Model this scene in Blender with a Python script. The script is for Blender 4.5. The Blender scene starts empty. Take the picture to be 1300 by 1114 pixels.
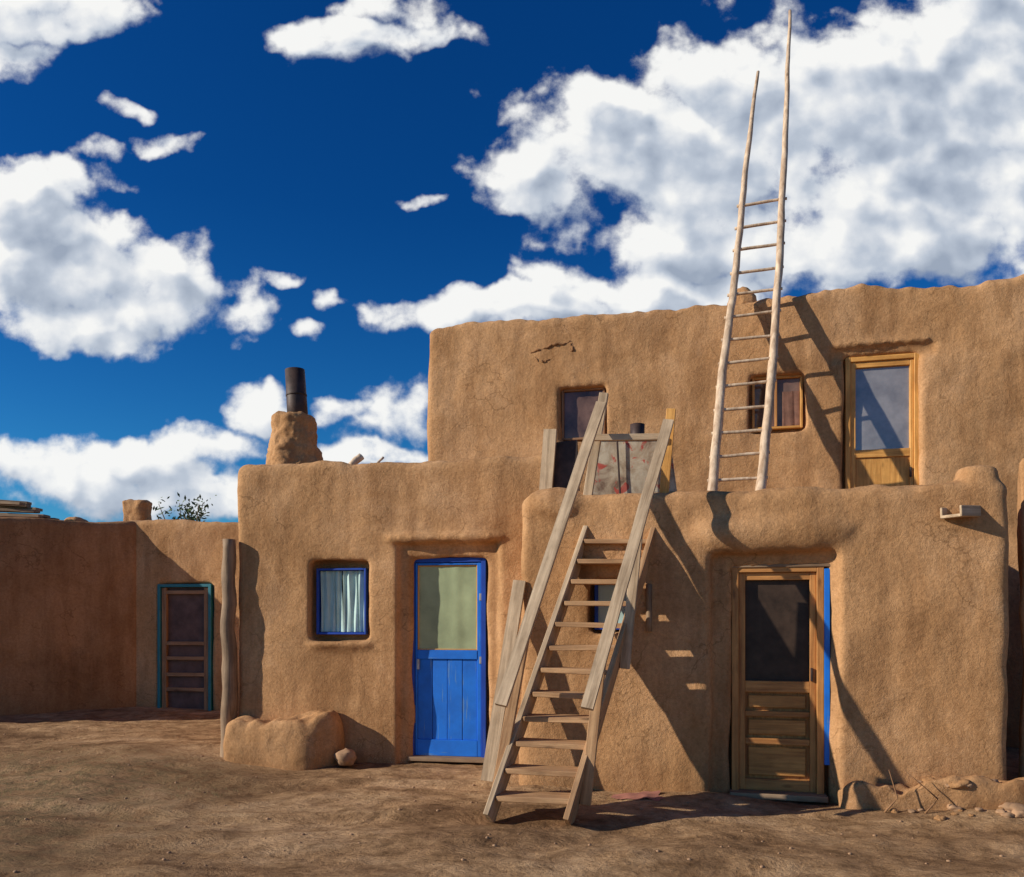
import bpy, bmesh, math, random
from mathutils import Vector, Matrix, noise
random.seed(7)
S = bpy.context.scene
V = Vector
F = 1000.0; CX = 650.0; HY = 780.0; EYE = 1.6

# ------------------------------------------------------------------ helpers
def nt_new(name):
    m = bpy.data.materials.new(name); m.use_nodes = True
    nt = m.node_tree; nt.nodes.clear()
    out = nt.nodes.new('ShaderNodeOutputMaterial')
    b = nt.nodes.new('ShaderNodeBsdfPrincipled')
    nt.links.new(b.outputs[0], out.inputs[0])
    return m, nt, b
def N(nt, t, **kw):
    n = nt.nodes.new(t)
    for k, v in kw.items(): setattr(n, k, v)
    return n
def L(nt, a, b): nt.links.new(a, b)
def coords(nt, scale=(1,1,1), rnd=True):
    tc = N(nt, 'ShaderNodeTexCoord')
    mp = N(nt, 'ShaderNodeMapping'); mp.inputs['Scale'].default_value = scale
    if rnd:
        oi = N(nt, 'ShaderNodeObjectInfo')
        ml = N(nt, 'ShaderNodeMath', operation='MULTIPLY'); ml.inputs[1].default_value = 37.0
        L(nt, oi.outputs['Random'], ml.inputs[0])
        ad = N(nt, 'ShaderNodeVectorMath', operation='ADD')
        L(nt, tc.outputs['Object'], ad.inputs[0]); L(nt, ml.outputs[0], ad.inputs[1])
        L(nt, ad.outputs[0], mp.inputs[0])
    else: L(nt, tc.outputs['Object'], mp.inputs[0])
    return mp.outputs[0]
def tnoise(nt, vec, scale, detail=6, rough=.55, dist=0):
    n = N(nt, 'ShaderNodeTexNoise'); n.inputs['Scale'].default_value = scale
    n.inputs['Detail'].default_value = detail; n.inputs['Roughness'].default_value = rough
    n.inputs['Distortion'].default_value = dist
    L(nt, vec, n.inputs['Vector']); return n.outputs[0]
def ramp(nt, fac, stops):
    r = N(nt, 'ShaderNodeValToRGB'); el = r.color_ramp.elements
    while len(el) < len(stops): el.new(.5)
    for e, (p, c) in zip(el, stops):
        e.position = p; e.color = (*c, 1) if len(c) == 3 else c
    L(nt, fac, r.inputs[0]); return r.outputs[0]
def mixc(nt, fac, a, b, mode='MIX'):
    m = N(nt, 'ShaderNodeMix', data_type='RGBA', blend_type=mode)
    for s, v in ((m.inputs[0], fac), (m.inputs[6], a), (m.inputs[7], b)):
        if hasattr(v, 'is_output'): L(nt, v, s)
        elif isinstance(v, (int, float)): s.default_value = v
        else: s.default_value = (*v, 1)
    return m.outputs[2]
def mth(nt, op, a, b=None, c=None, clamp=False):
    m = N(nt, 'ShaderNodeMath', operation=op); m.use_clamp = clamp
    for i, v in enumerate((a, b, c)):
        if v is None: continue
        if hasattr(v, 'is_output'): L(nt, v, m.inputs[i])
        else: m.inputs[i].default_value = v
    return m.outputs[0]
def bump(nt, b, h, strength, dist, prev=None):
    n = N(nt, 'ShaderNodeBump'); n.inputs['Strength'].default_value = strength
    n.inputs['Distance'].default_value = dist
    L(nt, h, n.inputs['Height'])
    if prev: L(nt, prev, n.inputs['Normal'])
    L(nt, n.outputs[0], b.inputs['Normal']); return n.outputs[0]

# ------------------------------------------------------------------ materials
def mat_adobe(name, c1, c2, c3):
    m, nt, b = nt_new(name)
    v = coords(nt, rnd=False)
    big = tnoise(nt, v, 1.1, 5, .70, .5)
    col = ramp(nt, big, [(.34, c2), (.5, c1), (.66, c3)])
    vs = coords(nt, (2.6, 2.6, .45), rnd=False)
    st = ramp(nt, tnoise(nt, vs, 1.3, 4, .7), [(.36, (.70, .66, .63)), (.55, (1, 1, 1))])
    col = mixc(nt, .8, col, st, 'MULTIPLY')
    # damp, splashed wall foot
    sz = N(nt, 'ShaderNodeSeparateXYZ'); L(nt, v, sz.inputs[0])
    foot = mth(nt, 'ADD', mth(nt, 'MULTIPLY_ADD', sz.outputs[2], -1.9, .35), mth(nt, 'MULTIPLY', big, 1.0), clamp=True)
    col = mixc(nt, mth(nt, 'MULTIPLY', foot, .55), col, (c2[0]*.66, c2[1]*.64, c2[2]*.62))
    fine = tnoise(nt, v, 30, 5, .8)
    col = mixc(nt, .65, col, ramp(nt, fine, [(.3, (.62, .59, .56)), (.60, (1.14, 1.14, 1.14))]), 'MULTIPLY')
    sv = coords(nt, (1, 1, 2.2), rnd=False)
    sp = N(nt, 'ShaderNodeTexVoronoi'); sp.inputs['Scale'].default_value = 46; L(nt, sv, sp.inputs['Vector'])
    fl = ramp(nt, sp.outputs['Distance'], [(.0, (1, 1, 1)), (.15, (1, 1, 1)), (.22, (0, 0, 0))])
    patch = ramp(nt, big, [(.47, (0, 0, 0)), (.58, (.65, .65, .65))])
    col = mixc(nt, mixc(nt, 1.0, fl, patch, 'MULTIPLY'), col, (c3[0]*1.25, c3[1]*1.35, c3[2]*1.6))
    wv = N(nt, 'ShaderNodeVectorMath', operation='ADD')
    nn = N(nt, 'ShaderNodeTexNoise'); nn.inputs['Scale'].default_value = 3.4; nn.inputs['Detail'].default_value = 4
    L(nt, v, nn.inputs['Vector'])
    sc = N(nt, 'ShaderNodeVectorMath', operation='SCALE'); sc.inputs['Scale'].default_value = .6
    L(nt, nn.outputs['Color'], sc.inputs[0]); L(nt, v, wv.inputs[0]); L(nt, sc.outputs[0], wv.inputs[1])
    vo = N(nt, 'ShaderNodeTexVoronoi', feature='DISTANCE_TO_EDGE'); vo.inputs['Scale'].default_value = 2.0
    L(nt, wv.outputs[0], vo.inputs['Vector'])
    ck = ramp(nt, vo.outputs['Distance'], [(.0, (1, 1, 1)), (.009, (.8, .8, .8)), (.018, (0, 0, 0))])
    cm = ramp(nt, tnoise(nt, v, 1.15, 3, .6), [(.485, (0, 0, 0)), (.56, (1, 1, 1))])
    crack = mixc(nt, 1.0, ck, cm, 'MULTIPLY')
    col = mixc(nt, mth(nt, 'MULTIPLY', crack, .52), col, (c2[0]*.42, c2[1]*.40, c2[2]*.38))
    L(nt, col, b.inputs['Base Color']); b.inputs['Roughness'].default_value = .95
    b.inputs['Specular IOR Level'].default_value = .12
    n1 = bump(nt, b, tnoise(nt, v, 4.5, 5, .74), .42, .035)
    n2 = bump(nt, b, fine, .8, .012, n1)
    bump(nt, b, tnoise(nt, v, 110, 2, .6), .6, .004, n2)
    return m
ADOBE = mat_adobe('adobe_plaster', (.54, .295, .138), (.44, .232, .103), (.61, .348, .175))
ADOBE_D = mat_adobe('adobe_plaster_dark', (.40, .205, .098), (.32, .16, .074), (.45, .24, .118))  # darker adobe: shade put into the side wall's colour; also colours plaster scars

def mat_wood(name, dark, light, rough=.75, g=14):
    m, nt, b = nt_new(name)
    v = coords(nt, (g, g, .9))
    a = tnoise(nt, v, 1.6, 6, .65, .6)
    col = ramp(nt, a, [(.32, dark), (.62, light)])
    v2 = coords(nt, (1, 1, 1))
    col = mixc(nt, .7, col, ramp(nt, tnoise(nt, v2, 3, 5, .65), [(.3, (.62, .60, .58)), (.62, (1.06, 1.06, 1.06))]), 'MULTIPLY')
    vk = coords(nt, (5, 5, 1.8)); k = N(nt, 'ShaderNodeTexVoronoi'); k.inputs['Scale'].default_value = 1.3; L(nt, vk, k.inputs['Vector'])
    kn = ramp(nt, k.outputs['Distance'], [(.05, (1, 1, 1)), (.14, (0, 0, 0))])
    col = mixc(nt, mth(nt, 'MULTIPLY', kn, .6), col, tuple(x*.35 for x in dark))
    L(nt, col, b.inputs['Base Color']); b.inputs['Roughness'].default_value = rough
    b.inputs['Specular IOR Level'].default_value = .3
    bump(nt, b, a, .6, .007); return m
W_RAIL = mat_wood('weathered_pine', (.32, .215, .13), (.66, .48, .31))
W_STAIR = mat_wood('stair_lumber', (.33, .17, .08), (.62, .37, .19))
W_POLE = mat_wood('peeled_pole', (.40, .26, .165), (.76, .57, .40), g=9)
W_GREY = mat_wood('grey_timber', (.18, .11, .065), (.37, .245, .15))
W_YEL = mat_wood('varnished_pine', (.50, .22, .05), (.84, .43, .12), .5)
W_BRN = mat_wood('brown_door_wood', (.34, .135, .042), (.64, .30, .095), .5)
W_PAN = mat_wood('door_panel_wood', (.36, .15, .045), (.66, .32, .095), .5)
W_SCR = mat_wood('screen_door_wood', (.22, .11, .055), (.42, .23, .12), .6)
W_RED = mat_wood('red_brown_wood', (.17, .08, .04), (.36, .19, .09))
def mat_paint(name, c, c2, chip):
    m, nt, b = nt_new(name)
    v = coords(nt); vg = coords(nt, (12, 12, 1))
    col = ramp(nt, tnoise(nt, v, 4, 6, .65), [(.3, c2), (.6, c)])
    ch = ramp(nt, tnoise(nt, vg, 2.2, 8, .7), [(.59, (0, 0, 0)), (.64, (1, 1, 1))])
    col = mixc(nt, mth(nt, 'MULTIPLY', ch, .6), col, chip)
    L(nt, col, b.inputs['Base Color']); b.inputs['Roughness'].default_value = .55
    bump(nt, b, tnoise(nt, vg, 2, 6, .6), .3, .004); return m
BLUE = mat_paint('blue_paint', (.006, .18, .76), (.005, .13, .58), (.14, .28, .46))
BLUE_D = mat_paint('dark_blue_paint', (.005, .06, .42), (.004, .04, .30), (.08, .12, .25))
TEAL = mat_paint('teal_paint', (.02, .19, .24), (.015, .13, .17), (.2, .2, .16))
def mat_plain(name, c, rough=.8, metal=0, nscale=8, var=.3, spec=.5, bmp=True):
    m, nt, b = nt_new(name); v = coords(nt)
    lo = tuple(x*(1-var) for x in c); hi = tuple(min(1, x*(1+var)) for x in c)
    L(nt, ramp(nt, tnoise(nt, v, nscale, 5, .6), [(.3, lo), (.7, hi)]), b.inputs['Base Color'])
    b.inputs['Roughness'].default_value = rough; b.inputs['Metallic'].default_value = metal
    b.inputs['Specular IOR Level'].default_value = spec
    if bmp: bump(nt, b, tnoise(nt, v, nscale*3, 5, .6), .3, .005)
    return m
SCREEN = mat_plain('dark_screen', (.05, .03, .02), .5, var=.4, spec=.3)
GLASS = mat_plain('window_glass', (.13, .075, .055), .05, nscale=3, var=.7, spec=.5, bmp=False)  # brown base colour stands in for reflections in the upper windows
GLASS_L = mat_plain('door_glass', (.26, .24, .23), .04, nscale=1.5, var=.6, spec=1.0, bmp=False)  # greyish base colour brightened to imitate sky reflected in the glass
GLASS_L.node_tree.nodes['Principled BSDF'].inputs['IOR'].default_value = 1.7
GREEN_C = mat_plain('green_curtain', (.34, .40, .22), .6, nscale=2.5, var=.25)
WHITE_C = mat_plain('white_curtain', (.46, .62, .58), .7, nscale=4, var=.15)
BROWN_C = mat_plain('brown_cloth', (.20, .095, .065), .9, var=.35)
DUST = mat_plain('dusty_screen', (.12, .07, .06), .8, nscale=5, var=.35)
PIPE = mat_plain('sooty_pipe', (.06, .035, .028), .6, .3, 9, .5)
GALV = mat_plain('galvanised_metal', (.42, .42, .42), .5, .6, 12, .2)
STONE = mat_plain('field_stone', (.36, .21, .115), .95, nscale=5, var=.3)
RAG = mat_plain('red_cloth', (.36, .14, .10), .95, nscale=8, var=.25)
DRY = mat_plain('dry_grass', (.26, .20, .08), .9, nscale=2, var=.4, bmp=False)
def mat_rust():
    m, nt, b = nt_new('rusty_sheet'); v = coords(nt)
    col = ramp(nt, tnoise(nt, v, 5, 8, .7, .5), [(.33, (.16, .09, .055)), (.45, (.38, .28, .19)), (.6, (.55, .46, .34))])
    r = ramp(nt, tnoise(nt, v, 7, 4, .6, 1.), [(.58, (0, 0, 0)), (.62, (1, 1, 1))])
    col = mixc(nt, mth(nt, 'MULTIPLY', r, .85), col, (.45, .04, .025))
    L(nt, col, b.inputs['Base Color']); b.inputs['Roughness'].default_value = .6; b.inputs['Metallic'].default_value = .1
    bump(nt, b, tnoise(nt, v, 9, 6, .6), .4, .01); return m
RUST = mat_rust()
def mat_leaf():
    m, nt, b = nt_new('leaf'); v = coords(nt, rnd=False)
    L(nt, ramp(nt, tnoise(nt, v, 9, 2), [(.3, (.05, .09, .02)), (.7, (.13, .17, .05))]), b.inputs['Base Color'])
    b.inputs['Roughness'].default_value = .7; return m
LEAF = mat_leaf()
def mat_ground():
    m, nt, b = nt_new('dirt_ground'); v = coords(nt, rnd=False)
    vst = coords(nt, (.55, 1.0, 1.0), rnd=False)
    col = ramp(nt, tnoise(nt, vst, .9, 6, .70, .6), [(.37, (.24, .134, .066)), (.5, (.41, .245, .125)), (.63, (.56, .36, .20))])
    mid = tnoise(nt, v, 6, 7, .76)
    col = mixc(nt, .95, col, ramp(nt, mid, [(.34, (.48, .44, .40)), (.58, (1.12, 1.12, 1.12))]), 'MULTIPLY')
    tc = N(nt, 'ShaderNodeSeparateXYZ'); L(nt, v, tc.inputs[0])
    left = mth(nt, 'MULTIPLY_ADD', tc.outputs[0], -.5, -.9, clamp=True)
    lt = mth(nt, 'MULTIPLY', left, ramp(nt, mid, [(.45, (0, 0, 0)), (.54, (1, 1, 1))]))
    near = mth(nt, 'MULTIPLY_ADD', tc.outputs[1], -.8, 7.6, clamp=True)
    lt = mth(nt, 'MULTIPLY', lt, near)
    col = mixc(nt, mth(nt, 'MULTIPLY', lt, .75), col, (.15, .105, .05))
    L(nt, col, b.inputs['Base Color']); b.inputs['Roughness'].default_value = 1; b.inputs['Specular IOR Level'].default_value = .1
    n1 = bump(nt, b, tnoise(nt, vst, 3.0, 6, .70, .5), .9, .10)
    bump(nt, b, tnoise(nt, v, 24, 6, .76), .9, .022, n1); return m
GROUND = mat_ground()

# ------------------------------------------------------------------ object helpers
def root(name, loc=(0, 0, 0)):
    e = bpy.data.objects.new(name, None); e.location = loc; e.empty_display_size = .2
    S.collection.objects.link(e); return e
def attach(o, parent):
    if parent:
        o.parent = parent; o.matrix_parent_inverse = Matrix.Translation(-V(parent.location))
def mesh_obj(name, bm, mat, parent=None, smooth=False, mw=None):
    me = bpy.data.meshes.new(name); bm.to_mesh(me); bm.free()
    if mat: me.materials.append(mat)
    if smooth:
        for p in me.polygons: p.use_smooth = True
    o = bpy.data.objects.new(name, me); S.collection.objects.link(o)
    if mw is not None: o.matrix_world = mw
    attach(o, parent)
    if mw is not None and parent: o.matrix_basis = mw
    return o
def obox(name, c, ax, hs, mat, parent=None, bev=.004):
    order = sorted(range(3), key=lambda i: hs[i])
    a = [V(ax[i]).normalized() for i in order]; h = [hs[i] for i in order]
    if a[0].cross(a[1]).dot(a[2]) < 0: a[0] = -a[0]
    M = Matrix((a[0], a[1], a[2])).transposed().to_4x4(); M.translation = V(c)
    bm = bmesh.new(); bmesh.ops.create_cube(bm, size=2)
    for v in bm.verts: v.co = V((v.co.x*h[0], v.co.y*h[1], v.co.z*h[2]))
    if bev: bmesh.ops.bevel(bm, geom=list(bm.edges), offset=min(bev, h[0]*.45), segments=1, affect='EDGES', profile=.6)
    return mesh_obj(name, bm, mat, parent, mw=M)
def beam(name, p0, p1, w, t, side, mat, parent=None, bev=.004, rough=.0):
    p0 = V(p0); p1 = V(p1); z = (p1-p0); ln = z.length; z.normalize()
    s = V(side); s = (s - z*s.dot(z)).normalized(); o = z.cross(s)
    M = Matrix((s, o, z)).transposed().to_4x4(); M.translation = (p0+p1)/2
    bm = bmesh.new(); bmesh.ops.create_cube(bm, size=1)
    for v in bm.verts: v.co = V((v.co.x*w, v.co.y*t, v.co.z*ln))
    if rough:
        es = [e for e in bm.edges if abs(e.verts[0].co.z-e.verts[1].co.z) > ln*.5]
        bmesh.ops.subdivide_edges(bm, edges=es, cuts=8, use_grid_fill=True)
        for v in bm.verts:
            n = noise.noise_vector(V((p0.x*5, p0.y*5, v.co.z*1.6)))
            v.co += V((n.x*rough, n.y*rough, 0))
    else: bmesh.ops.bevel(bm, geom=list(bm.edges), offset=bev, segments=1, affect='EDGES')
    return mesh_obj(name, bm, mat, parent, mw=M)
def pole(name, pts, radii, mat, parent=None, sides=12, wob=.012, seg=24):
    pts = [V(p) for p in pts]; bm = bmesh.new(); rings = []
    base = pts[0].copy()
    for k in range(seg+1):
        t = k/seg*(len(pts)-1); i = min(int(t), len(pts)-2); f = t-i
        p = pts[i].lerp(pts[i+1], f); r = radii[i]*(1-f)+radii[i+1]*f
        d = (pts[i+1]-pts[i]).normalized(); x = d.orthogonal().normalized(); y = d.cross(x)
        nv = noise.noise_vector(V((base.x*9, base.y*3, k*.35)))
        p = p + x*nv.x*wob + y*nv.y*wob
        ring = []
        for s in range(sides):
            a = 2*math.pi*s/sides
            rr = r*(1+.16*noise.noise(V((math.cos(a)*1.3+base.x*7, math.sin(a)*1.3, k*.5))))
            ring.append(bm.verts.new(p - base + x*math.cos(a)*rr + y*math.sin(a)*rr))
        rings.append(ring)
    for a, b in zip(rings, rings[1:]):
        for s in range(sides): bm.faces.new((a[s], a[(s+1) % sides], b[(s+1) % sides], b[s]))
    bm.faces.new(rings[0][::-1]); bm.faces.new(rings[-1])
    return mesh_obj(name, bm, mat, parent, smooth=True, mw=Matrix.Translation(base))
def rock(name, c, r, mat, parent=None, flat=.7, sub=3):
    bm = bmesh.new(); bmesh.ops.create_icosphere(bm, subdivisions=sub, radius=1)
    s = V((random.uniform(.8, 1.25), random.uniform(.7, 1.1), flat))
    for v in bm.verts:
        n = noise.noise(v.co*1.3+V(c)*7)*.45 + noise.noise(v.co*3.7+V(c)*3)*.2
        v.co = V((v.co.x*s.x, v.co.y*s.y, v.co.z*s.z))*(1+n)*r
    return mesh_obj(name, bm, mat, parent, smooth=(sub > 2), mw=Matrix.Translation(V(c)))

class Wall:
    def __init__(s, p0, p1):
        s.p0 = V(p0); s.e = (V(p1)-V(p0)).normalized(); s.n = V((s.e.y, -s.e.x))
        s.e3 = V((s.e.x, s.e.y, 0)); s.n3 = V((s.n.x, s.n.y, 0)); s.len = (V(p1)-V(p0)).length
    def at(s, px, py, off=0):
        a = (px-CX)/F; b = (HY-py)/F
        t = (s.p0.dot(s.n)+off)/V((a, 1)).dot(s.n)
        return ((V((a*t, t))-s.p0).dot(s.e), EYE+b*t)
    def pt(s, u, off, z):
        q = s.p0+s.e*u+s.n*off; return V((q.x, q.y, z))
    def rect(s, x0, y0, x1, y1, off=0):
        u0, z1 = s.at(x0, y0, off); u1, z0 = s.at(x1, y1, off)
        return u0, u1, z0, z1
    def box(s, name, u0, u1, o0, o1, z0, z1, mat, parent=None, bev=.004):
        return obox(name, s.pt((u0+u1)/2, (o0+o1)/2, (z0+z1)/2), (s.e3, s.n3, V((0, 0, 1))),
                    (abs(u1-u0)/2, abs(o1-o0)/2, abs(z1-z0)/2), mat, parent, bev)

def prism_bm(poly, z0, z1, bevel=.12, seg=4):
    bm = bmesh.new()
    lo = [bm.verts.new((p[0], p[1], z0)) for p in poly]
    hi = [bm.verts.new((p[0], p[1], z1)) for p in poly]
    n = len(poly)
    for i in range(n): bm.faces.new((lo[i], lo[(i+1) % n], hi[(i+1) % n], hi[i]))
    bm.faces.new(hi); bm.faces.new(lo[::-1])
    bmesh.ops.recalc_face_normals(bm, faces=bm.faces)
    if bevel:
        es = [e for e in bm.edges if max(v.co.z for v in e.verts) > z1-.01]
        bmesh.ops.bevel(bm, geom=es, offset=bevel, segments=seg, affect='EDGES', profile=.5)
    return bm
def adobe(name, poly, z0, z1, ops, parent, vox=.033, mat=None, amp=1.0, bevel=.12, smooth=9, roof=.035):
    o = mesh_obj(name, prism_bm(poly, z0, z1, bevel), None)
    tmp = []
    for kind, bm in ops:
        c = mesh_obj('tmp', bm, None); tmp.append(c)
        md = o.modifiers.new('b', 'BOOLEAN'); md.operation = kind; md.object = c; md.solver = 'EXACT'
    r = o.modifiers.new('r', 'REMESH'); r.mode = 'VOXEL'; r.voxel_size = vox
    sm = o.modifiers.new('s', 'SMOOTH'); sm.iterations = smooth; sm.factor = .5
    bpy.context.view_layer.update()
    dg = bpy.context.evaluated_depsgraph_get()
    me = bpy.data.meshes.new_from_object(o.evaluated_get(dg))
    o.modifiers.clear(); o.data = me
    for c in tmp: bpy.data.objects.remove(c)
    nrm = [v.normal.copy() for v in me.vertices]
    for v, n in zip(me.vertices, nrm):
        c = v.co
        d = noise.noise(c*.75)*.038 + noise.noise(c*2.2+V((5, 1, 2)))*.021 + noise.noise(c*6.5)*.006 + noise.noise(c*13)*.0025
        v.co = c + n*d*amp
        if c.z > z1-.5:
            k = min(1, (c.z-(z1-.5))/.4)
            v.co.z += k*roof*(noise.noise(V((c.x*.8, c.y*.8, 3)))+.6*noise.noise(V((c.x*2.6, c.y*2.6, 7)))+.3*noise.noise(V((c.x*8, c.y*8, 7))))
    me.materials.clear(); me.materials.append(mat or ADOBE)
    for p in me.polygons: p.use_smooth = True
    attach(o, parent); return o
def wcut(w, r, o_in, o_out=.4, zfloor=None, extra=0):
    u0, u1, z0, z1 = r
    if zfloor is not None: z0 = zfloor
    bm = bmesh.new(); q = [w.pt(u, o, z) for z in (z0-extra, z1+extra) for u, o in
        ((u0-extra, o_out), (u1+extra, o_out), (u1+extra, -o_in), (u0-extra, -o_in))]
    vs = [bm.verts.new(p) for p in q]
    for f in ((0, 1, 2, 3), (4, 5, 6, 7), (0, 1, 5, 4), (1, 2, 6, 5), (2, 3, 7, 6), (3, 0, 4, 7)): bm.faces.new([vs[i] for i in f])
    bmesh.ops.recalc_face_normals(bm, faces=bm.faces); return bm
def ell(c, r):
    bm = bmesh.new(); bmesh.ops.create_icosphere(bm, subdivisions=3, radius=1)
    for v in bm.verts: v.co = V((v.co.x*r[0], v.co.y*r[1], v.co.z*r[2]))+V(c)
    return bm
def well(w, u0, u1, o, z, ru):
    bm = bmesh.new(); bmesh.ops.create_icosphere(bm, subdivisions=3, radius=1); h = (u1-u0)/2; c = (u0+u1)/2
    for v in bm.verts: v.co = w.pt(c+math.copysign(abs(v.co.x)**.5, v.co.x)*h, o+v.co.y*ru[0], z+v.co.z*ru[1])
    bmesh.ops.recalc_face_normals(bm, faces=bm.faces)
    return bm

# ------------------------------------------------------------------ walls
A = Wall((-3.17, 9.05), (0.6, 8.43))
B = Wall((.07, 7.5), (4.15, 6.53))
C = Wall((-1.22, 11.27), (8.0, 9.07))
G = Wall((-6.2, 13.0), (-3.0, 12.55))
H = Wall((-10.2, 10.6), (-6.2, 13.0))

# ---- left house
hA = root('adobe_house', (-1.5, 9.5, 0))
rd = A.rect(519, 707, 618, 966); rrec = A.rect(503, 688, 634, 966); rw = A.rect(393, 712, 468, 812)
opsA = [('DIFFERENCE', wcut(A, rrec, .07, zfloor=-.2)), ('DIFFERENCE', wcut(A, rd, .26, zfloor=-.2)),
        ('DIFFERENCE', wcut(A, rw, .20)),
        ('UNION', well(A, rrec[0]-.14, rrec[1]+.10, .0, rrec[3]+.035, (.07, .045))),
        ('UNION', well(A, rw[0]-.05, rw[1]+.05, .0, rw[2]-.06, (.06, .06)))]
adobe('adobe_walls', [(-3.17, 9.05), (.6, 8.43), (1.0, 11.6), (-3.0, 13.0)], -.4, 3.31, opsA, hA, smooth=6, bevel=.09, roof=.05)
def wall_fr(w, name, r, o0, o1, t, mat, par, bottom=True, tb=None):
    u0, u1, z0, z1 = r; tb = tb or t
    w.box(name+'_jamb_l', u0, u0+t, o0, o1, z0, z1, mat, par)
    w.box(name+'_jamb_r', u1-t, u1, o0, o1, z0, z1, mat, par)
    w.box(name+'_head', u0+t, u1-t, o0, o1-.003, z1-t, z1, mat, par)
    if bottom: w.box(name+'_sill', u0+t, u1-t, o0, o1-.003, z0, z0+tb, mat, par)
q = A.rect(402, 722, 465, 806, -.1)
wall_fr(A, 'window_frame', q, -.16, -.09, .024, BLUE_D, hA)
def curtain(w, name, r, off, mat, par, folds=9, amp=.012):
    u0, u1, z0, z1 = r; bm = bmesh.new(); n = 60; cols = []
    for i in range(n+1):
        t = i/n; u = u0+(u1-u0)*t
        o = off+amp*math.sin(t*folds*6.28+1.3*math.sin(t*9))
        col = []
        for j in range(7):
            f = j/6; col.append(bm.verts.new(w.pt(u+.008*math.sin(f*4+t*20)*min(1, amp/.01), o*1.0+amp*.4*math.sin(f*5+t*13), z0+(z1-z0)*f)))
        cols.append(col)
    for a, b in zip(cols, cols[1:]):
        for j in range(6): bm.faces.new((a[j], b[j], b[j+1], a[j+1]))
    return mesh_obj(name, bm, mat, par, smooth=True)
um = (q[0]+q[1])/2
curtain(A, 'curtain_left', (q[0]+.03, um-.004, q[2]+.03, q[3]-.03), -.145, WHITE_C, hA, 4)
curtain(A, 'curtain_right', (um+.004, q[1]-.03, q[2]+.03, q[3]-.03), -.145, WHITE_C, hA, 4)
A.box('window_dark', q[0], q[1], -.185, -.17, q[2], q[3], SCREEN, hA)
# blue door
q = A.rect(521, 709, 617, 964, -.13)
wall_fr(A, 'door_frame', q, -.2, -.12, .05, BLUE_D, hA, bottom=False)
d = (q[0]+.055, q[1]-.055, q[2]+.02, q[3]-.055)
gl = A.rect(530, 718, 606, 826, -.14)
A.box('door_back', d[0], d[1], -.185, -.17, d[2], d[3], BLUE_D, hA)
A.box('door_stile_l', d[0], gl[0], -.169, -.135, d[2], d[3], BLUE, hA)
A.box('door_stile_r', gl[1], d[1], -.169, -.135, d[2], d[3], BLUE, hA)
A.box('door_top', gl[0], gl[1], -.169, -.138, gl[3], d[3], BLUE, hA)
A.box('door_mid', gl[0], gl[1], -.169, -.130, gl[2]-.10, gl[2], BLUE, hA)
A.box('door_kick', gl[0], gl[1], -.169, -.133, d[2], d[2]+.18, BLUE, hA)
npk = 4; pw = (gl[1]-gl[0])/npk
for i in range(npk):
    A.box('door_plank_%d' % i, gl[0]+i*pw+.0025, gl[0]+(i+1)*pw-.0025, -.169, -.148-.002*(i % 2), d[2]+.18, gl[2]-.10, BLUE, hA)
wall_fr(A, 'glass_bead', (gl[0], gl[1], gl[2], gl[3]), -.168, -.148, .014, W_YEL, hA)
curtain(A, 'door_curtain', (gl[0]+.012, gl[1]-.012, gl[2]+.012, gl[3]-.012), -.163, GREEN_C, hA, 2, .002)
A.box('hinge', d[1]-.02, d[1]+.005, -.134, -.122, 1.05, 1.13, GALV, hA)
A.box('hinge_b', d[1]-.02, d[1]+.005, -.134, -.122, 1.75, 1.83, GALV, hA)
A.box('latch', d[0]+.02, d[0]+.05, -.134, -.115, .98, 1.10, GALV, hA)
A.box('threshold', q[0], q[1], -.2, -.03, -.03, q[2]+.018, W_GREY, hA)
# chimney on the left house
def blob(name, bm, vox, sm, par, a=(.06, .02, .008)):
    o = mesh_obj(name, bm, None)
    md = o.modifiers.new('r', 'REMESH'); md.mode = 'VOXEL'; md.voxel_size = vox
    md = o.modifiers.new('s', 'SMOOTH'); md.iterations = sm
    bpy.context.view_layer.update()
    me = bpy.data.meshes.new_from_object(o.evaluated_get(bpy.context.evaluated_depsgraph_get())); o.modifiers.clear(); o.data = me
    nr = [v.normal.copy() for v in me.vertices]
    for v, n in zip(me.vertices, nr):
        c = v.co; v.co = c + n*(noise.noise(c*3)*a[0]+noise.noise(c*9)*a[1]+noise.noise(c*22)*a[2])
    me.materials.append(ADOBE)
    for p in me.polygons: p.use_smooth = True
    attach(o, par); return o
cy = 10.2; cc = V(((374-CX)/F*cy, cy, 0))
zb = EYE+(HY-590)/F*cy; zt = EYE+(HY-530)/F*cy
bm = bmesh.new(); bmesh.ops.create_cone(bm, cap_ends=True, segments=24, radius1=.43, radius2=.26, depth=zt-zb+.35)
for v in bm.verts: v.co += V((cc.x, cy, (zb-.35+zt)/2))
blob('chimney_base', bm, .022, 26, hA, (.06, .026, .014))
pz = EYE+(HY-470)/F*cy
bm = bmesh.new(); bmesh.ops.create_cone(bm, cap_ends=False, segments=32, radius1=.135, radius2=.125, depth=pz-zt+.25)
bmesh.ops.solidify(bm, geom=list(bm.faces), thickness=.008)
P = mesh_obj('stovepipe', bm, PIPE, hA, smooth=True, mw=Matrix.Translation((cc.x+.03, cy, (pz+zt-.25)/2)) @ Matrix.Rotation(math.radians(-3.5), 4, 'Y'))
bm = bmesh.new(); bmesh.ops.create_cone(bm, cap_ends=False, segments=32, radius1=.134, radius2=.134, depth=.02); bmesh.ops.solidify(bm, geom=list(bm.faces), thickness=.005)
mesh_obj('pipe_joint', bm, PIPE, hA, smooth=True, mw=P.matrix_basis @ Matrix.Translation((0, 0, .1)))

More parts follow.
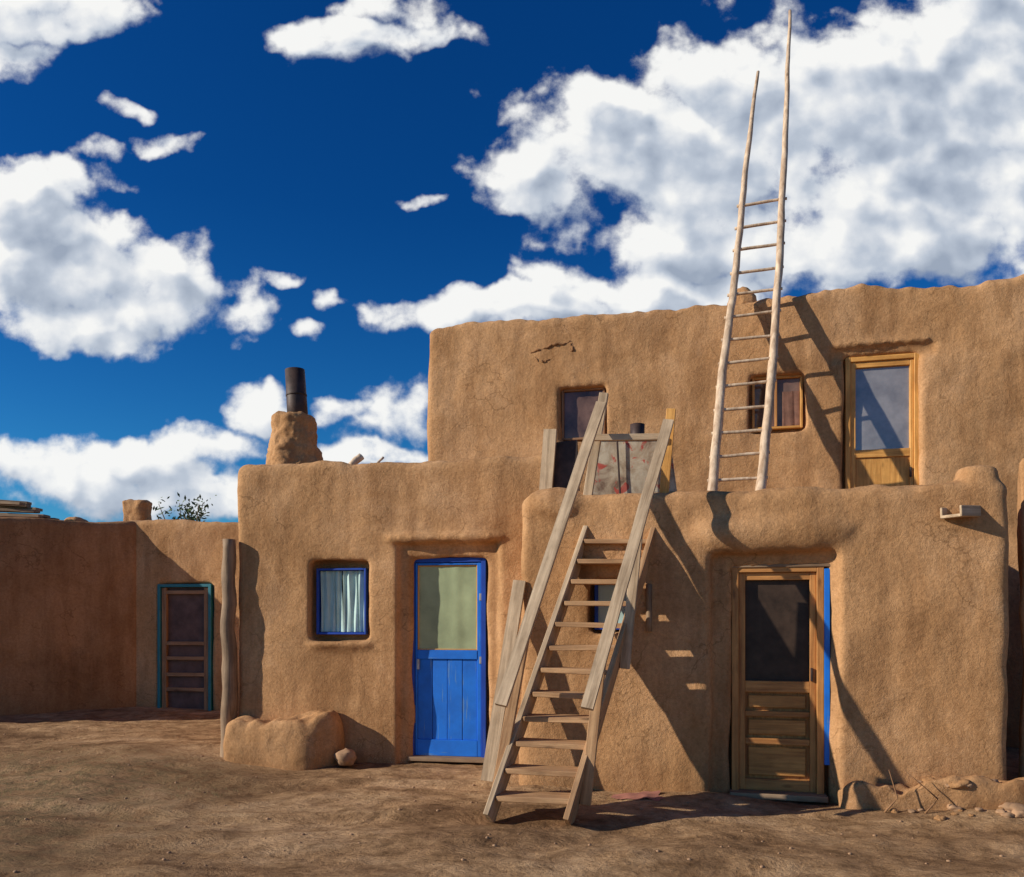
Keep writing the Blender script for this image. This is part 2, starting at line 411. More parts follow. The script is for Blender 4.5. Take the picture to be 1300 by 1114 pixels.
# ---- right two storey house
hB = root('adobe_two_storey_house', (2.5, 8.5, 0))
rdB = B.rect(927, 717, 1056, 1012); recB = B.rect(900, 700, 1064, 1012); rwB = B.rect(750, 735, 803, 803)
terr = bmesh.new()
inn = [(.45, 7.75), (3.95, 6.95), (4.6, 9.6), (.75, 10.7)]
vs = [terr.verts.new((*p, z)) for z in (2.5, 3.4) for p in inn]
for f in ((0, 1, 2, 3), (4, 5, 6, 7), (0, 1, 5, 4), (1, 2, 6, 5), (2, 3, 7, 6), (3, 0, 4, 7)): terr.faces.new([vs[i] for i in f])
bmesh.ops.recalc_face_normals(terr, faces=terr.faces)
opsB = [('DIFFERENCE', terr),
        ('DIFFERENCE', wcut(B, recB, .12, zfloor=-.3)), ('DIFFERENCE', wcut(B, rdB, .30, zfloor=-.3)),
        ('DIFFERENCE', wcut(B, rwB, .2)),
        ('UNION', well(B, recB[0]-.22, recB[1]+.20, -.05, recB[3]+.16, (.12, .17))),
        ('UNION', ell(B.pt(.36, -.22, 2.62), (.40, .30, .19))),
        ('UNION', prism_bm([B.pt(3.86, -.04, 0)[:2], B.pt(4.12, -.04, 0)[:2], B.pt(4.12, -.36, 0)[:2], B.pt(3.86, -.36, 0)[:2]], 2.3, 2.86, .05, 2))]
adobe('lower_walls', [(.07, 7.5), (4.15, 6.53), (5.0, 9.95), (.35, 10.95)], -.4, 2.73, opsB, hB, bevel=.10, smooth=6, roof=.05)
# upper storey
rw1 = C.rect(709, 492, 771, 560); rw2 = C.rect(951, 477, 1022, 545); rdC = C.rect(1071, 452, 1169, 640)
lin = C.rect(1050, 432, 1192, 440)
opsC = [('DIFFERENCE', wcut(C, rw1, .16)), ('DIFFERENCE', wcut(C, rw2, .16)), ('DIFFERENCE', wcut(C, rdC, .18, zfloor=2.5)),
        ('DIFFERENCE', wcut(C, C.rect(1053, 439, 1190, 452), .05)),
        ('UNION', well(C, lin[0], lin[1], -.02, C.at(1120, 435)[1], (.06, .035)))]
adobe('upper_walls', [(-1.22, 11.27), (8.0, 9.07), (8.7, 11.6), (-.6, 13.8)], -.2, 5.71, opsC, hB, vox=.035, bevel=.09, smooth=4, roof=.09)
D0 = 11.0; bm = ell(((941-CX)/F*D0, D0, 5.75), (.22, .22, .45)); blob('roof_chimney_stub', bm, .03, 3, hB)
# brown door
q = B.rect(929, 719, 1046, 1011, -.14)
wall_fr(B, 'door_frame', q, -.24, -.13, .06, W_BRN, hB, bottom=False)
qs = B.rect(1047, 722, 1056, 972, -.13)
B.box('blue_trim', q[1]+.002, q[1]+.05, -.22, -.13, qs[2], qs[3], BLUE, hB)
d = (q[0]+.062, q[1]-.062, q[2]+.02, q[3]-.062)
sc = B.rect(946, 737, 1028, 866, -.17)
B.box('door_back', d[0], d[1], -.24, -.228, d[2], d[3], W_BRN, hB)
B.box('screen', sc[0]-.01, sc[1]+.01, -.227, -.215, sc[2]-.01, sc[3]+.01, SCREEN, hB, bev=0)
for nm, a0, a1, z0, z1, oo in (('stile_l', d[0], sc[0], d[2], d[3], -.165), ('stile_r', sc[1], d[1], d[2], d[3], -.165),
        ('rail_top', sc[0], sc[1], sc[3], d[3], -.168), ('rail_mid', sc[0], sc[1], sc[2]-.10, sc[2], -.168),
        ('rail_bottom', sc[0], sc[1], d[2], d[2]+.1, -.168)):
    B.box(nm, a0, a1, -.226, oo, z0, z1, W_BRN, hB)
zz0 = d[2]+.1; zz1 = sc[2]-.10; hh = (zz1-zz0)
B.box('panel_rail_a', sc[0], sc[1], -.226, -.17, zz0+hh*.40, zz0+hh*.47, W_BRN, hB)
B.box('panel_rail_b', sc[0], sc[1], -.226, -.17, zz0+hh*.72, zz0+hh*.78, W_BRN, hB)
for k, (f0, f1) in enumerate(((.0, .40), (.47, .72), (.78, 1))):
    B.box('door_panel_%d' % k, sc[0]+.03, sc[1]-.03, -.226, -.195, zz0+hh*f0+.03, zz0+hh*f1-.03, W_PAN, hB, bev=.012)
B.box('door_handle', d[1]-.05, d[1]-.03, -.164, -.13, 1.0, 1.12, PIPE, hB)
B.box('door_step', q[0]-.02, q[1]+.02, -.24, -.02, -.05, q[2]+.018, W_GREY, hB)
lb = B.rect(925, 703, 1052, 717, -.16)
nb = 5
for i in range(nb):
    a0 = lb[0]+(lb[1]-lb[0])*i/nb; a1 = lb[0]+(lb[1]-lb[0])*(i+1)/nb
    B.box('lintel_brick_%d' % i, a0+.008, a1-.008, -.3, -.125-.006*(i % 2), lb[2]+.012, lb[3]+.01, STONE, hB, bev=.01)
B.box('lintel_board', lb[0]-.05, lb[1]+.08, -.28, -.118, lb[2]-.02, lb[2]+.008, W_GREY, hB)
# small window behind stairs
q = B.rect(755, 738, 800, 800, -.1)
wall_fr(B, 'small_window', q, -.16, -.08, .03, BLUE_D, hB)
B.box('small_window_pane', q[0]+.02, q[1]-.02, -.15, -.14, q[2]+.02, q[3]-.02, WHITE_C, hB, bev=0)
# upper windows
for nm, rr in (('upper_window', (713, 495, 768, 557)), ('upper_window_b', (955, 480, 1019, 543))):
    q = C.rect(*rr, -.08)
    wall_fr(C, nm, q, -.14, -.07, .03, W_YEL if nm[-1] == 'b' else W_SCR, hB)
    C.box(nm+'_glass', q[0]+.03, q[1]-.03, -.125, -.115, q[2]+.03, q[3]-.03, GLASS, hB, bev=0)
    if nm[-1] == 'b':
        curtain(C, nm+'_curtain', (q[0]+.03+(q[1]-q[0])*.55, q[1]-.035, q[2]+.035, q[3]-.2), -.108, BROWN_C, hB, 1, .004)
        C.box(nm+'_mullion', q[0]+(q[1]-q[0])*.45, q[0]+(q[1]-q[0])*.45+.03, -.11, -.075, q[2]+.03, q[3]-.03, W_BRN, hB)
# upper door
q = C.rect(1073, 455, 1167, 632, -.08); q = (q[0], q[1], 2.58, q[3])
wall_fr(C, 'upper_door_frame', q, -.14, -.06, .06, W_YEL, hB, bottom=False)
g2 = C.rect(1086, 468, 1155, 569, -.1)
d = (q[0]+.062, q[1]-.062, q[2], q[3]-.062)
C.box('upper_door_stile_l', d[0], g2[0], -.14, -.085, d[2], d[3], W_YEL, hB)
C.box('upper_door_stile_r', g2[1], d[1], -.14, -.085, d[2], d[3], W_YEL, hB)
C.box('upper_door_top', g2[0], g2[1], -.14, -.088, g2[3], d[3], W_YEL, hB)
C.box('upper_door_rail', g2[0], g2[1], -.14, -.088, g2[2]-.1, g2[2], W_YEL, hB)
C.box('upper_door_panel', g2[0], g2[1], -.14, -.11, d[2], g2[2]-.1, W_YEL, hB)
C.box('upper_door_glass', g2[0], g2[1], -.135, -.125, g2[2], g2[3], GLASS_L, hB, bev=0)
C.box('upper_door_knob', d[1]-.05, d[1]-.025, -.084, -.06, 3.32, 3.44, PIPE, hB)
for k, (pts, rr) in enumerate(((((675, 450), (682, 444), (693, 442), (704, 437), (716, 438), (724, 433)), (.006, .020, .014, .022, .012, .004)),
        (((724, 436), (728, 444), (721, 451), (712, 459)), (.004, .018, .012, .004)), (((678, 455), (690, 460), (700, 456)), (.004, .012, .004)))):
    wp = [C.pt(C.at(*p)[0], .0, C.at(*p)[1]) for p in pts]
    pole('plaster_scar_%d' % k, wp, rr, ADOBE_D, hB, seg=30, wob=.03, sides=8)
# canale
c0 = V((4.02, 6.75, EYE+(HY-652)/F*6.55)); dr = V((-.85, -.45, -.05)).normalized(); sd = V((-dr.y, dr.x, 0)).normalized()
p1 = c0+dr*.42
dn = V((0, 0, 1))
beam('canale_floor', c0, p1, .17, .025, sd, W_RAIL, hB)
beam('canale_side_l', c0+sd*.085+dn*.035, p1+sd*.085+dn*.035, .02, .09, sd, W_RAIL, hB)
beam('canale_side_r', c0-sd*.085+dn*.035, p1-sd*.085+dn*.035, .02, .09, sd, W_RAIL, hB)
pp = B.pt(B.at(824, 745)[0], .03, 0)
pole('drain_pipe', [(pp.x, pp.y, B.at(823, 802)[1]), (pp.x, pp.y, B.at(823, 742)[1])], [.028, .028], W_GREY, hB, wob=0, seg=4)

# ---- house at the far right edge
hE = root('adobe_house', (5.6, 7.2, 0))
adobe('adobe_walls', [(4.52, 7.02), (7.5, 6.5), (7.6, 7.2), (4.86, 7.55)], -.4, 3.03, [], hE, vox=.04, smooth=4, bevel=.07)

# ---- back wall house with small door
hG = root('adobe_back_house', (-4.8, 13.5, 0))
rG = G.rect(200, 741, 270, 908)
adobe('adobe_walls', [(-6.5, 13.05), (-2.8, 12.52), (-2.4, 15.2), (-6.1, 15.8)], -.4, 3.13, [('DIFFERENCE', wcut(G, rG, .14, zfloor=-.3))], hG, vox=.045, smooth=4, bevel=.08)
q = G.rect(201, 742, 269, 908, -.02)
wall_fr(G, 'door_frame', q, -.1, .01, .05, TEAL, hG, bottom=False)
d = (q[0]+.06, q[1]-.06, q[2]+.03, q[3]-.06)
G.box('door_back', d[0], d[1], -.1, -.085, d[2], d[3], DUST, hG, bev=0)
for nm, a0, a1, z0, z1 in (('stile_l', d[0], d[0]+.08, d[2], d[3]), ('stile_r', d[1]-.08, d[1], d[2], d[3]),):
    G.box(nm, a0, a1, -.084, -.02, z0, z1, W_SCR, hG)
hd = d[3]-d[2]
for k, f in enumerate((.0, .17, .29, .42, .54, .95)):
    G.box('rail_%d' % k, d[0]+.08, d[1]-.08, -.084, -.024, d[2]+hd*f, d[2]+hd*f+.06, W_SCR, hG)
bm = prism_bm([(-6.72, 13.5), (-6.30, 13.45), (-6.28, 13.85), (-6.7, 13.9)], 3.0, 3.56, .06)
blob('roof_stub', bm, .03, 4, hG, (.06, .03, .01))
blob('roof_lump', ell(((93-CX)/F*13.6, 13.7, 3.18), (.26, .2, .1)), .03, 3, hG)

# ---- dark wall at left
hH = root('adobe_side_house', (-8.5, 12.5, 0))
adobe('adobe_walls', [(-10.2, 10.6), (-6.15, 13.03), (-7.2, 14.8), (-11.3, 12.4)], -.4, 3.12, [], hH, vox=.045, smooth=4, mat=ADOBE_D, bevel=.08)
st = root('stacked_timber', ((20-CX)/F*13.2, 13.2, 3.15))
for i in range(13):
    x0 = (-30+random.uniform(-8, 8)-CX)/F*13; x1 = (60-i*3+random.uniform(-5, 6)-CX)/F*13
    y = 13.0+random.uniform(-.15, .5); z = 3.15+.052*(i//2)+random.uniform(0, .02)
    beam('board_%d' % i, (x0, y, z+.04), (x1, y+random.uniform(-.1, .1), z), .14, .045, (0, 1, 0), W_GREY, st)

rs = root('roof_sticks', (-1.9, 9.6, 3.3))
for i, (a, b, r) in enumerate((((445, 592), (458, 578), .045), ((470, 590), (492, 588), .02), ((478, 590), (486, 580), .015))):
    y = 9.6
    pole('stick_%d' % i, [((a[0]-CX)/F*y, y, EYE+(HY-a[1])/F*y), ((b[0]-CX)/F*y, y+.05, EYE+(HY-b[1])/F*y)], [r, r], W_POLE, rs, seg=5, sides=8)

# ------------------------------------------------------------------ post, bench, stones
def gh(x, y):
    h = noise.noise(V((x*.35, y*.35, 1)))*.06 + noise.noise(V((x*1.1, y*1.6, 4)))*.042 + noise.noise(V((x*3.2, y*4.5, 9)))*.018 + noise.noise(V((x*9, y*9, 2)))*.007
    def ss(a, b, t): t = max(0, min(1, (t-a)/(b-a))); return t*t*(3-2*t)
    h += .09*ss(-2.5, -4.5, x)*ss(7.0, 9.5, y)
    h -= .045
    # two worn wheel ruts sweeping across the yard
    if -12 < x < 1.5 and 4 < y < 11:
        yc = 6.9 + .028*(x+1.0)**2 + .1*noise.noise(V((x*.6, 0, 5)))
        fade = ss(1.5, -.5, x)
        for o in (-.62, .62):
            t = (y-yc-o)/.13; h -= .030*fade*math.exp(-t*t)
            t = (y-yc-o-.24)/.10; h += .014*fade*math.exp(-t*t)
    h += .10*math.exp(-((x-4.2)/.9)**2-((y-6.35)/.32)**2)
    h += .05*math.exp(-((x-1.6)/.6)**2-((y-7.0)/.25)**2)
    if abs(x) > 25 or y > 30 or y < -20: h = -.04+noise.noise(V((x*.02, y*.02, 0)))*.3
    return h
px_ = (291-CX)/F*9.0
pole('wooden_post', [(px_, 9.0, -.15), (px_-.01, 9.0, 1.2), (px_, 9.02, EYE+(HY-685)/F*9.0)], [.09, .085, .072], W_GREY, None, wob=.025)

poly = [A.pt(u, o_, 0)[:2] for u, o_ in ((.02, -.05), (.02, .34), (1.0, .40), (1.28, .20), (1.28, -.05))]
adobe('adobe_bench', poly, -.3, .42, [], None, vox=.022, smooth=12, bevel=.08, amp=2.0, roof=.14)
rock('boulder', (*A.pt(1.42, .25, 0)[:2], .04), .11, STONE, None, .8)
poly = [B.pt(u, o_, 0)[:2] for u, o_ in ((2.82, -.06), (2.86, .22), (3.5, .30), (4.15, .26), (4.6, .15), (4.6, -.06))]
adobe('adobe_bench', poly, -.3, .25, [], None, vox=.022, smooth=14, bevel=.08, amp=2.2, roof=.2)

rub = root('rubble_pile', (3.9, 6.3, .1))
for i in range(45):
    u = random.gauss(4.0, .35); o_ = abs(random.gauss(.22, .12)); x, y, _ = B.pt(u, o_, 0)
    r = random.choice((.02, .03, .04, .055, .07))
    base = .2 if (o_ < .24 and u > 2.9) else gh(x, y)
    rock('stone_%d' % i, (x, y, base+r*.2), r, random.choice((STONE, ADOBE, ADOBE, STONE)), rub, .6, sub=3)
for i in range(2):
    x = 3.05+i*.3; y = 6.45-.06*i
    pole('twig_%d' % i, [(x, y, gh(x, y)), (x+random.uniform(-.1, .1), y-.02, gh(x, y)+.12), (x+random.uniform(-.2, .1), y, gh(x, y)+.35)], [.008, .006, .003], W_RED, rub, seg=6, sides=6, wob=.004)
bm = bmesh.new()
pp = V((1.1, 6.98)); vs = {}
for i in range(13):
    for j in range(9):
        x = pp.x+(i-6)*.035+.02*math.sin(j*1.3); y = pp.y+(j-4)*.04+.02*math.sin(i*.9)
        vs[i, j] = bm.verts.new((x, y, gh(x, y)+.012+.02*noise.noise(V((x*9, y*9, 0)))))
for i in range(12):
    for j in range(8):
        if (i in (0, 11) and j in (0, 7)): continue
        bm.faces.new((vs[i, j], vs[i+1, j], vs[i+1, j+1], vs[i, j+1]))
mesh_obj('red_rag', bm, RAG, None, True)

# ------------------------------------------------------------------ staircase
st = root('wooden_staircase', (.4, 6.4, 0))
def tc(i): return V((.19+.072*i, 6.22+.10*i, .178+.192*i))
e3 = B.e3; hw = .315
for i in range(0, 12):
    c = tc(i)
    j = V((random.uniform(-.01, .01), 0, random.uniform(-.004, .004)))
    tilt = V((0, 0, random.uniform(-.008, .008)))
    beam('tread_%d' % i, c-e3*(hw-.022)+j-tilt-V((0, 0, .02)), c+e3*(hw-.022)+j+tilt-V((0, 0, .02)), .22, .042, -B.n3, W_STAIR, st)
c = tc(12); beam('top_board', c-e3*.36, c+e3*.36, .26, .04, -B.n3, W_RAIL, st)
c = tc(11.6); beam('top_board_b', c-e3*.34+V((0, 0, -.045)), c+e3*.34+V((0, 0, -.045)), .04, .09, -B.n3, W_STAIR, st)
for s, nm in ((-1, 'l'), (1, 'r')):
    a = tc(-1.0)+e3*s*hw; b = tc(12.1)+e3*s*hw
    beam('stringer_'+nm, a+B.n3*-.02, b+B.n3*-.02, .045, .23, e3, W_STAIR if s > 0 else W_RAIL, st)
def Wp(px, py, D): return V(((px-CX)/F*D, D, EYE+(HY-py)/F*D))
RLb = Wp(636, 896, 6.10); RLt = Wp(763, 512, 7.35); RRb = Wp(745, 900, 5.98); RRt = Wp(849, 534, 7.20)
beam('handrail_l', RLb, RLt, .095, .04, e3, W_RAIL, st, rough=.006)
beam('handrail_r', RRb, RRt, .095, .04, e3, W_RAIL, st, rough=.006)
def stp(name, s, i, m=W_RAIL):
    base = tc(i)+e3*s*(hw+.055)
    a, b = (RLb, RLt) if s < 0 else (RRb, RRt)
    t = (base.y-a.y)/(b.y-a.y); top = a.lerp(b, t)
    top = V((top.x, top.y+.045, top.z)); bot = V((base.x, base.y+.045, base.z-.16))
    beam(name, bot, top, .085, .055, e3, m, st)
stp('post_l_low', -1, .6, m=W_STAIR); stp('post_r_low', 1, .4, m=W_STAIR)
stp('post_r_mid', 1, 5.8); stp('post_l_top', -1, 11.0); stp('post_r_top', 1, 11.3, m=W_YEL)
beam('crossbar', Wp(752, 556, 7.36), Wp(838, 555, 7.27), .06, .04, V((0, 0, 1)), W_RAIL, st)
beam('landing_brace', V((.66, 7.5, 2.66)), V((1.35, 7.33, 2.66)), .10, .05, V((0, 0, 1)), W_RAIL, st)

beam('leaning_plank', Wp(619, 992, 7.05), Wp(660, 738, 7.52), .12, .045, e3, W_RAIL, None, rough=.006)
beam('terrace_post', V(((690-CX)/F*7.9, 7.9, 2.5)), V(((699-CX)/F*7.95, 8.0, EYE+(HY-546)/F*8.0)), .13, .05, e3, W_RAIL, None, rough=.005)

# rusty box on terrace
rb = root('rusty_metal_box', (1.3, 8.0, 2.55))
Dn = 7.75
f0 = Wp(748, 556, Dn); f1 = Wp(850, 556, Dn-.15); g0 = Wp(746, 640, Dn); g1 = Wp(864, 640, Dn-.15)
g0.z = g1.z = 2.5
bk = V((.12, .5, 0))
bm = bmesh.new(); vs = [bm.verts.new(p) for p in (g0, g1, f1, f0, g0+bk, g1+bk, f1+bk, f0+bk)]
for f in ((0, 1, 2, 3), (5, 4, 7, 6), (1, 5, 6, 2), (4, 0, 3, 7), (3, 2, 6, 7), (4, 5, 1, 0)): bm.faces.new([vs[i] for i in f])
bmesh.ops.recalc_face_normals(bm, faces=bm.faces); bmesh.ops.bevel(bm, geom=list(bm.edges), offset=.012, segments=2, affect='EDGES')
mesh_obj('body', bm, RUST, rb)
mid0 = (f0+f1)/2; midg = (g0+g1)/2
beam('seam', midg+V((-.12, -.02, 0)), mid0+V((-.12, -.02, 0)), .02, .012, e3, PIPE, rb)
beam('rim', f0+V((-.01, -.02, .0)), f1+V((.02, -.02, .0)), .03, .02, V((0, 0, 1)), RUST, rb)
beam('side_panel', V((.55, 7.95, 2.5)), V((.52, 8.05, EYE+(HY-560)/F*8)), .30, .03, e3, PIPE, rb)
sp = Wp(809, 552, 8.0)
pole('flue', [(sp.x, sp.y, 2.9), (sp.x, sp.y, EYE+(HY-539)/F*8)], [.07, .07], PIPE, rb, wob=0, seg=4, sides=20)

# ------------------------------------------------------------------ ladder
ld = root('wooden_ladder', (2.6, 9.1, 2.5))
def ly(z, s): return (10.12 if s < 0 else 10.0)+.33*(z-5.7)
def lp(px, z, s): y = ly(z, s); return V(((px-CX)/F*y, y, z))
def zfor(py, s):
    k = (HY-py)/F; y0 = ly(0, s); return (EYE+k*y0)/(1-k*.33)
LP = []
for s, ctrl in ((-1, ((903, 640), (918, 470), (935, 340), (947, 210), (962, 92))), (1, ((965, 640), (982, 450), (991, 300), (997, 160), (1003, 15)))):
    pts = []
    for px, py in ctrl: z = zfor(py, s); pts.append(lp(px, z, s))
    d0 = (pts[0]-pts[1]).normalized(); ext = pts[0]+d0*((pts[0].z-2.48)/-d0.z)
    pts = [ext]+pts; LP.append(pts)
    pole('pole_l' if s < 0 else 'pole_r', pts, [.062, .06, .052, .046, .038, .022], W_POLE, ld, wob=.014, seg=60)
def on(pts, z):
    for a, b in zip(pts, pts[1:]):
        if a.z <= z <= b.z: return a.lerp(b, (z-a.z)/(b.z-a.z))
for k, py in enumerate((253, 282, 310, 340, 367, 396, 426, 456, 485, 516, 546, 576, 607)):
    zz = zfor(py, 1)
    a = on(LP[0], zz-.02+random.uniform(-.01, .01)); b = on(LP[1], zz+random.uniform(-.01, .015))
    d = (b-a).normalized()
    pole('rung_%d' % k, [a-d*.07, b+d*.06], [.021, .019], W_POLE, ld, wob=.006, seg=8, sides=8)

# ------------------------------------------------------------------ tree behind the back wall
tr = root('tree', (-6.2, 16.6, 0))
tx, ty = (237-CX)/F*16.6, 16.6
pole('trunk', [(tx, ty, -.1), (tx+.1, ty, 1.5), (tx, ty, 3.0)], [.1, .08, .04], W_GREY, tr)
bm = bmesh.new()
for k in range(11):
    a = random.uniform(0, 6.28); p0 = V((tx, ty, 2.2)); p1 = V((tx+random.uniform(-.5, .5), ty+random.uniform(-.4, .4), random.uniform(3.3, 3.95)))
    pole('limb_%d' % k, [p0, p0.lerp(p1, .5)+V((.04, 0, .05)), p1], [.03, .018, .006], W_GREY, tr, seg=8, sides=6)
    for m in range(90):
        f = random.uniform(.35, 1.05); c = p0.lerp(p1, f)+V([random.gauss(0, .10) for _ in range(3)])
        u = V([random.gauss(0, 1) for _ in range(3)]).normalized(); w = u.orthogonal().normalized(); l = random.uniform(.03, .07)
        bm.faces.new([bm.verts.new(c-u*l), bm.verts.new(c+w*l*.4), bm.verts.new(c+u*l), bm.verts.new(c-w*l*.4)])
mesh_obj('foliage', bm, LEAF, tr)

# ------------------------------------------------------------------ ground
def axis(lo, hi, step, far_lo, far_hi):
    a = []; x = lo
    while x <= hi: a.append(x); x += step
    s = step; x = a[-1]
    while x < far_hi: s *= 1.35; x += s; a.append(x)
    s = step; x = a[0]; pre = []
    while x > far_lo: s *= 1.35; x -= s; pre.append(x)
    return pre[::-1]+a
xs = axis(-9.5, 6.5, .045, -600, 600); ys = axis(4.2, 13.2, .045, -600, 900)
verts = [(x, y, gh(x, y)) for y in ys for x in xs]; nx = len(xs)
faces = [(j*nx+i, j*nx+i+1, (j+1)*nx+i+1, (j+1)*nx+i) for j in range(len(ys)-1) for i in range(nx-1)]
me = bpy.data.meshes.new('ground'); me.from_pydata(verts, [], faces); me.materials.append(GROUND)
for p in me.polygons: p.use_smooth = True
S.collection.objects.link(bpy.data.objects.new('ground', me))
bm = bmesh.new()
for i in range(420):
    x = random.uniform(-8, 5.5); y = random.uniform(4.4, 11.5)
    if y > 8.4 and x > -3: y = random.uniform(4.4, 7.0)
    if x > 0 and y > 7: continue
    r = random.choice((.004, .005, .007, .010, .014))
    M = Matrix.Translation((x, y, gh(x, y)+r*.2)) @ Matrix.Rotation(random.uniform(0, 3), 4, 'Z') @ Matrix.Diagonal((r*1.3, r, r*.7, 1))
    bmesh.ops.create_icosphere(bm, subdivisions=1, radius=1, matrix=M)
mesh_obj('pebbles', bm, STONE, None, True)
# sparse dry grass tufts on the west side
bm = bmesh.new()
for t in range(150):
    x = random.uniform(-7.5, -2.6); y = random.uniform(6.3, 9.6)
    if noise.noise(V((x*1.1, y*1.3, 12))) < .05: continue
    for k in range(random.randint(4, 11)):
        bx = x+random.gauss(0, .05); by = y+random.gauss(0, .05); z = gh(bx, by)-.005
        a = random.uniform(0, 6.28); h = random.uniform(.015, .05); w = .003
        tip = V((bx+math.cos(a)*h*.8, by+math.sin(a)*h*.8, z+h))
        bm.faces.new([bm.verts.new((bx-w, by, z)), bm.verts.new((bx+w, by, z)), bm.verts.new(tip)])
mesh_obj('grass', bm, DRY, None)

# ------------------------------------------------------------------ sun + world
Ld = V((-2.27, -.49, 1.0)).normalized()
sun = bpy.data.lights.new('sun', 'SUN'); sun.energy = 5.0; sun.angle = math.radians(.5); sun.color = (1, .93, .80)
so = bpy.data.objects.new('sun', sun); S.collection.objects.link(so)
so.rotation_euler = Ld.to_track_quat('Z', 'Y').to_euler()
elev = math.asin(Ld.z); az = math.atan2(Ld.x, Ld.y)

w = bpy.data.worlds.new('World'); S.world = w; w.use_nodes = True; nt = w.node_tree; nt.nodes.clear()
try:
    w.cycles.sampling_method = 'MANUAL'; w.cycles.sample_map_resolution = 256
except Exception: pass
blobs = [(840,190,235,100),(1000,190,240,165),(1190,150,260,170),(1280,50,190,125),(1150,270,300,110),(1000,300,290,85),(690,225,100,55),(770,140,75,50),(900,90,110,50),
 (655,392,185,32),(860,368,160,36),(705,350,55,28),
 (425,52,88,40),(545,45,75,20),(470,12,70,20),(50,12,135,48),(5,80,60,26),(170,140,40,13),(208,184,42,14),(128,190,30,13),
 (75,228,70,32),(25,265,85,60),(75,335,140,85),(195,355,95,62),(130,405,120,48),(318,390,36,42),
 (415,378,20,14),(385,422,20,10),(355,345,28,9),(530,250,34,9),
 (120,595,200,50),(250,565,70,26),(235,622,170,40),(330,522,50,20),(505,525,66,46),(430,512,42,16),(470,572,105,24),(1400,200,200,200)]
def cloud_group(name, det, vdet, sc1):
    grp = bpy.data.node_groups.new(name, 'ShaderNodeTree')
    grp.interface.new_socket('P', in_out='INPUT', socket_type='NodeSocketVector')
    grp.interface.new_socket('D', in_out='OUTPUT', socket_type='NodeSocketFloat')
    gi = grp.nodes.new('NodeGroupInput'); go = grp.nodes.new('NodeGroupOutput')
    P = gi.outputs[0]
    nz = N(grp, 'ShaderNodeTexNoise'); nz.inputs['Scale'].default_value = 10; nz.inputs['Detail'].default_value = 4
    L(grp, P, nz.inputs['Vector'])
    s1 = N(grp, 'ShaderNodeVectorMath', operation='MULTIPLY_ADD'); L(grp, nz.outputs['Color'], s1.inputs[0])
    s1.inputs[1].default_value = (.09, .09, .09); s1.inputs[2].default_value = (-.045, -.045, -.045)
    s3 = N(grp, 'ShaderNodeVectorMath', operation='ADD'); L(grp, P, s3.inputs[0]); L(grp, s1.outputs[0], s3.inputs[1])
    PW = s3.outputs[0]; cur = None
    for cx, cy_, rx, ry in blobs:
        small = ry < 50 and rx < 80
        k = 1.48 if small else 1.0; zc = .66 if small else 0
        u, v, a, b = (cx-CX)/F, (HY-cy_)/F, rx/F*k, ry/F*k
        ma = N(grp, 'ShaderNodeVectorMath', operation='MULTIPLY_ADD')
        L(grp, PW, ma.inputs[0]); ma.inputs[1].default_value = (1/a, 1/b, 0); ma.inputs[2].default_value = (-u/a, -v/b, zc)
        ln = N(grp, 'ShaderNodeVectorMath', operation='LENGTH'); L(grp, ma.outputs[0], ln.inputs[0])
        if cur is None: cur = ln.outputs['Value']
        else: cur = mth(grp, 'SMOOTH_MIN', cur, ln.outputs['Value'], .15)
    f = mth(grp, 'MAXIMUM', mth(grp, 'SUBTRACT', 1.0, cur), -1.2)
    f = mth(grp, 'MINIMUM', mth(grp, 'MULTIPLY', f, 2.2), 1.10)
    mp = N(grp, 'ShaderNodeMapping'); mp.inputs['Scale'].default_value = (1, 1.3, 1); L(grp, PW, mp.inputs[0])
    n1 = tnoise(grp, P, sc1, det, .65, 0)
    vo = N(grp, 'ShaderNodeTexVoronoi', feature='SMOOTH_F1'); vo.voronoi_dimensions = '2D'
    vo.inputs['Scale'].default_value = 15; vo.inputs['Detail'].default_value = vdet; vo.inputs['Roughness'].default_value = .5
    vo.inputs['Smoothness'].default_value = .5
    L(grp, mp.outputs[0], vo.inputs['Vector'])
    nn = mth(grp, 'MULTIPLY_ADD', n1, 3.1, -1.50)
    nv = mth(grp, 'MULTIPLY_ADD', vo.outputs['Distance'], -.85, .45)
    L(grp, mth(grp, 'ADD', f, mth(grp, 'ADD', nn, nv)), go.inputs[0]); return grp
g1_ = cloud_group('cloud_density', 9, 2, 6.8); g2_ = cloud_group('cloud_density_soft', 3, 0, 6.8)

tc_ = N(nt, 'ShaderNodeTexCoord'); sx = N(nt, 'ShaderNodeSeparateXYZ'); L(nt, tc_.outputs['Generated'], sx.inputs[0])
ay = mth(nt, 'MAXIMUM', mth(nt, 'ABSOLUTE', sx.outputs[1]), .12)
uu = mth(nt, 'DIVIDE', sx.outputs[0], ay); vv = mth(nt, 'DIVIDE', sx.outputs[2], ay)
cb = N(nt, 'ShaderNodeCombineXYZ'); L(nt, uu, cb.inputs[0]); L(nt, vv, cb.inputs[1])
G1 = N(nt, 'ShaderNodeGroup'); G1.node_tree = g1_; L(nt, cb.outputs[0], G1.inputs[0]); d1 = G1.outputs[0]
of = N(nt, 'ShaderNodeVectorMath', operation='ADD'); L(nt, cb.outputs[0], of.inputs[0]); of.inputs[1].default_value = (-.020, .028, 0)
G2 = N(nt, 'ShaderNodeGroup'); G2.node_tree = g2_; L(nt, of.outputs[0], G2.inputs[0]); d2 = G2.outputs[0]
alpha = N(nt, 'ShaderNodeMapRange', interpolation_type='SMOOTHSTEP'); L(nt, d1, alpha.inputs[0])
alpha.inputs[1].default_value = -.20; alpha.inputs[2].default_value = .65
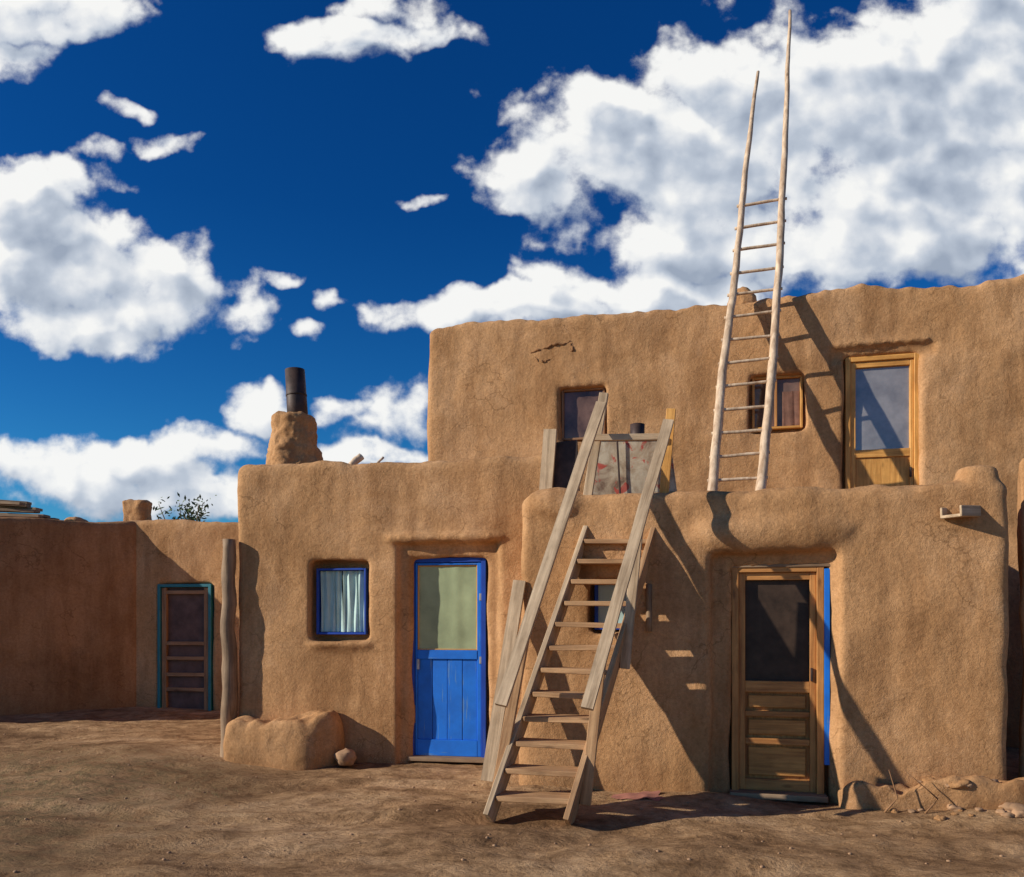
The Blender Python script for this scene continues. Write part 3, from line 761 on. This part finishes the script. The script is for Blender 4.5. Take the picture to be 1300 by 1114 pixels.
lit = mth(nt, 'MULTIPLY_ADD', mth(nt, 'SUBTRACT', d1, d2), .36, .90)
thick = mth(nt, 'MAXIMUM', mth(nt, 'MULTIPLY', mth(nt, 'SUBTRACT', d2, .95), .50), 0.0)
lit = mth(nt, 'SUBTRACT', lit, thick, clamp=True)
cc_ = ramp(nt, lit, [(.1, (3.4, 4.0, 5.0)), (.5, (5.2, 5.8, 6.7)), (.78, (7.5, 7.8, 8.2)), (1.0, (9.5, 9.5, 9.3))])
sky = N(nt, 'ShaderNodeTexSky', sky_type='NISHITA'); sky.sun_disc = False
sky.sun_elevation = elev; sky.sun_rotation = az; sky.air_density = 1.0; sky.dust_density = .2; sky.ozone_density = 3.0
hsv = N(nt, 'ShaderNodeHueSaturation'); hsv.inputs['Saturation'].default_value = 1.3; L(nt, sky.outputs[0], hsv.inputs['Color'])
tn = ramp(nt, sx.outputs[2], [(.0, (.34, .78, 1.0)), (.18, (.20, .66, .96)), (.45, (.09, .47, .80))])
tint = mixc(nt, 1.0, hsv.outputs[0], tn, 'MULTIPLY')
up = mth(nt, 'GREATER_THAN', sx.outputs[2], 0.0)
front = mth(nt, 'MULTIPLY_ADD', mth(nt, 'GREATER_THAN', sx.outputs[1], 0.0), .57, .40)
col = mixc(nt, mth(nt, 'MULTIPLY', mth(nt, 'MULTIPLY', alpha.outputs[0], up), front), tint, cc_)
bg = N(nt, 'ShaderNodeBackground'); bg.inputs['Strength'].default_value = .1; L(nt, col, bg.inputs[0])
wo = N(nt, 'ShaderNodeOutputWorld'); L(nt, bg.outputs[0], wo.inputs[0])

# ------------------------------------------------------------------ camera
cam = bpy.data.cameras.new('camera'); cam.sensor_width = 36; cam.lens = F/1300*36
cam.shift_y = (HY-557)/1300; cam.clip_end = 3000
co = bpy.data.objects.new('camera', cam); S.collection.objects.link(co)
co.location = (0, 0, EYE); co.rotation_euler = (math.radians(90), 0, 0); S.camera = co
S.view_settings.view_transform = 'Standard'; S.view_settings.look = 'None'; S.view_settings.exposure = 0
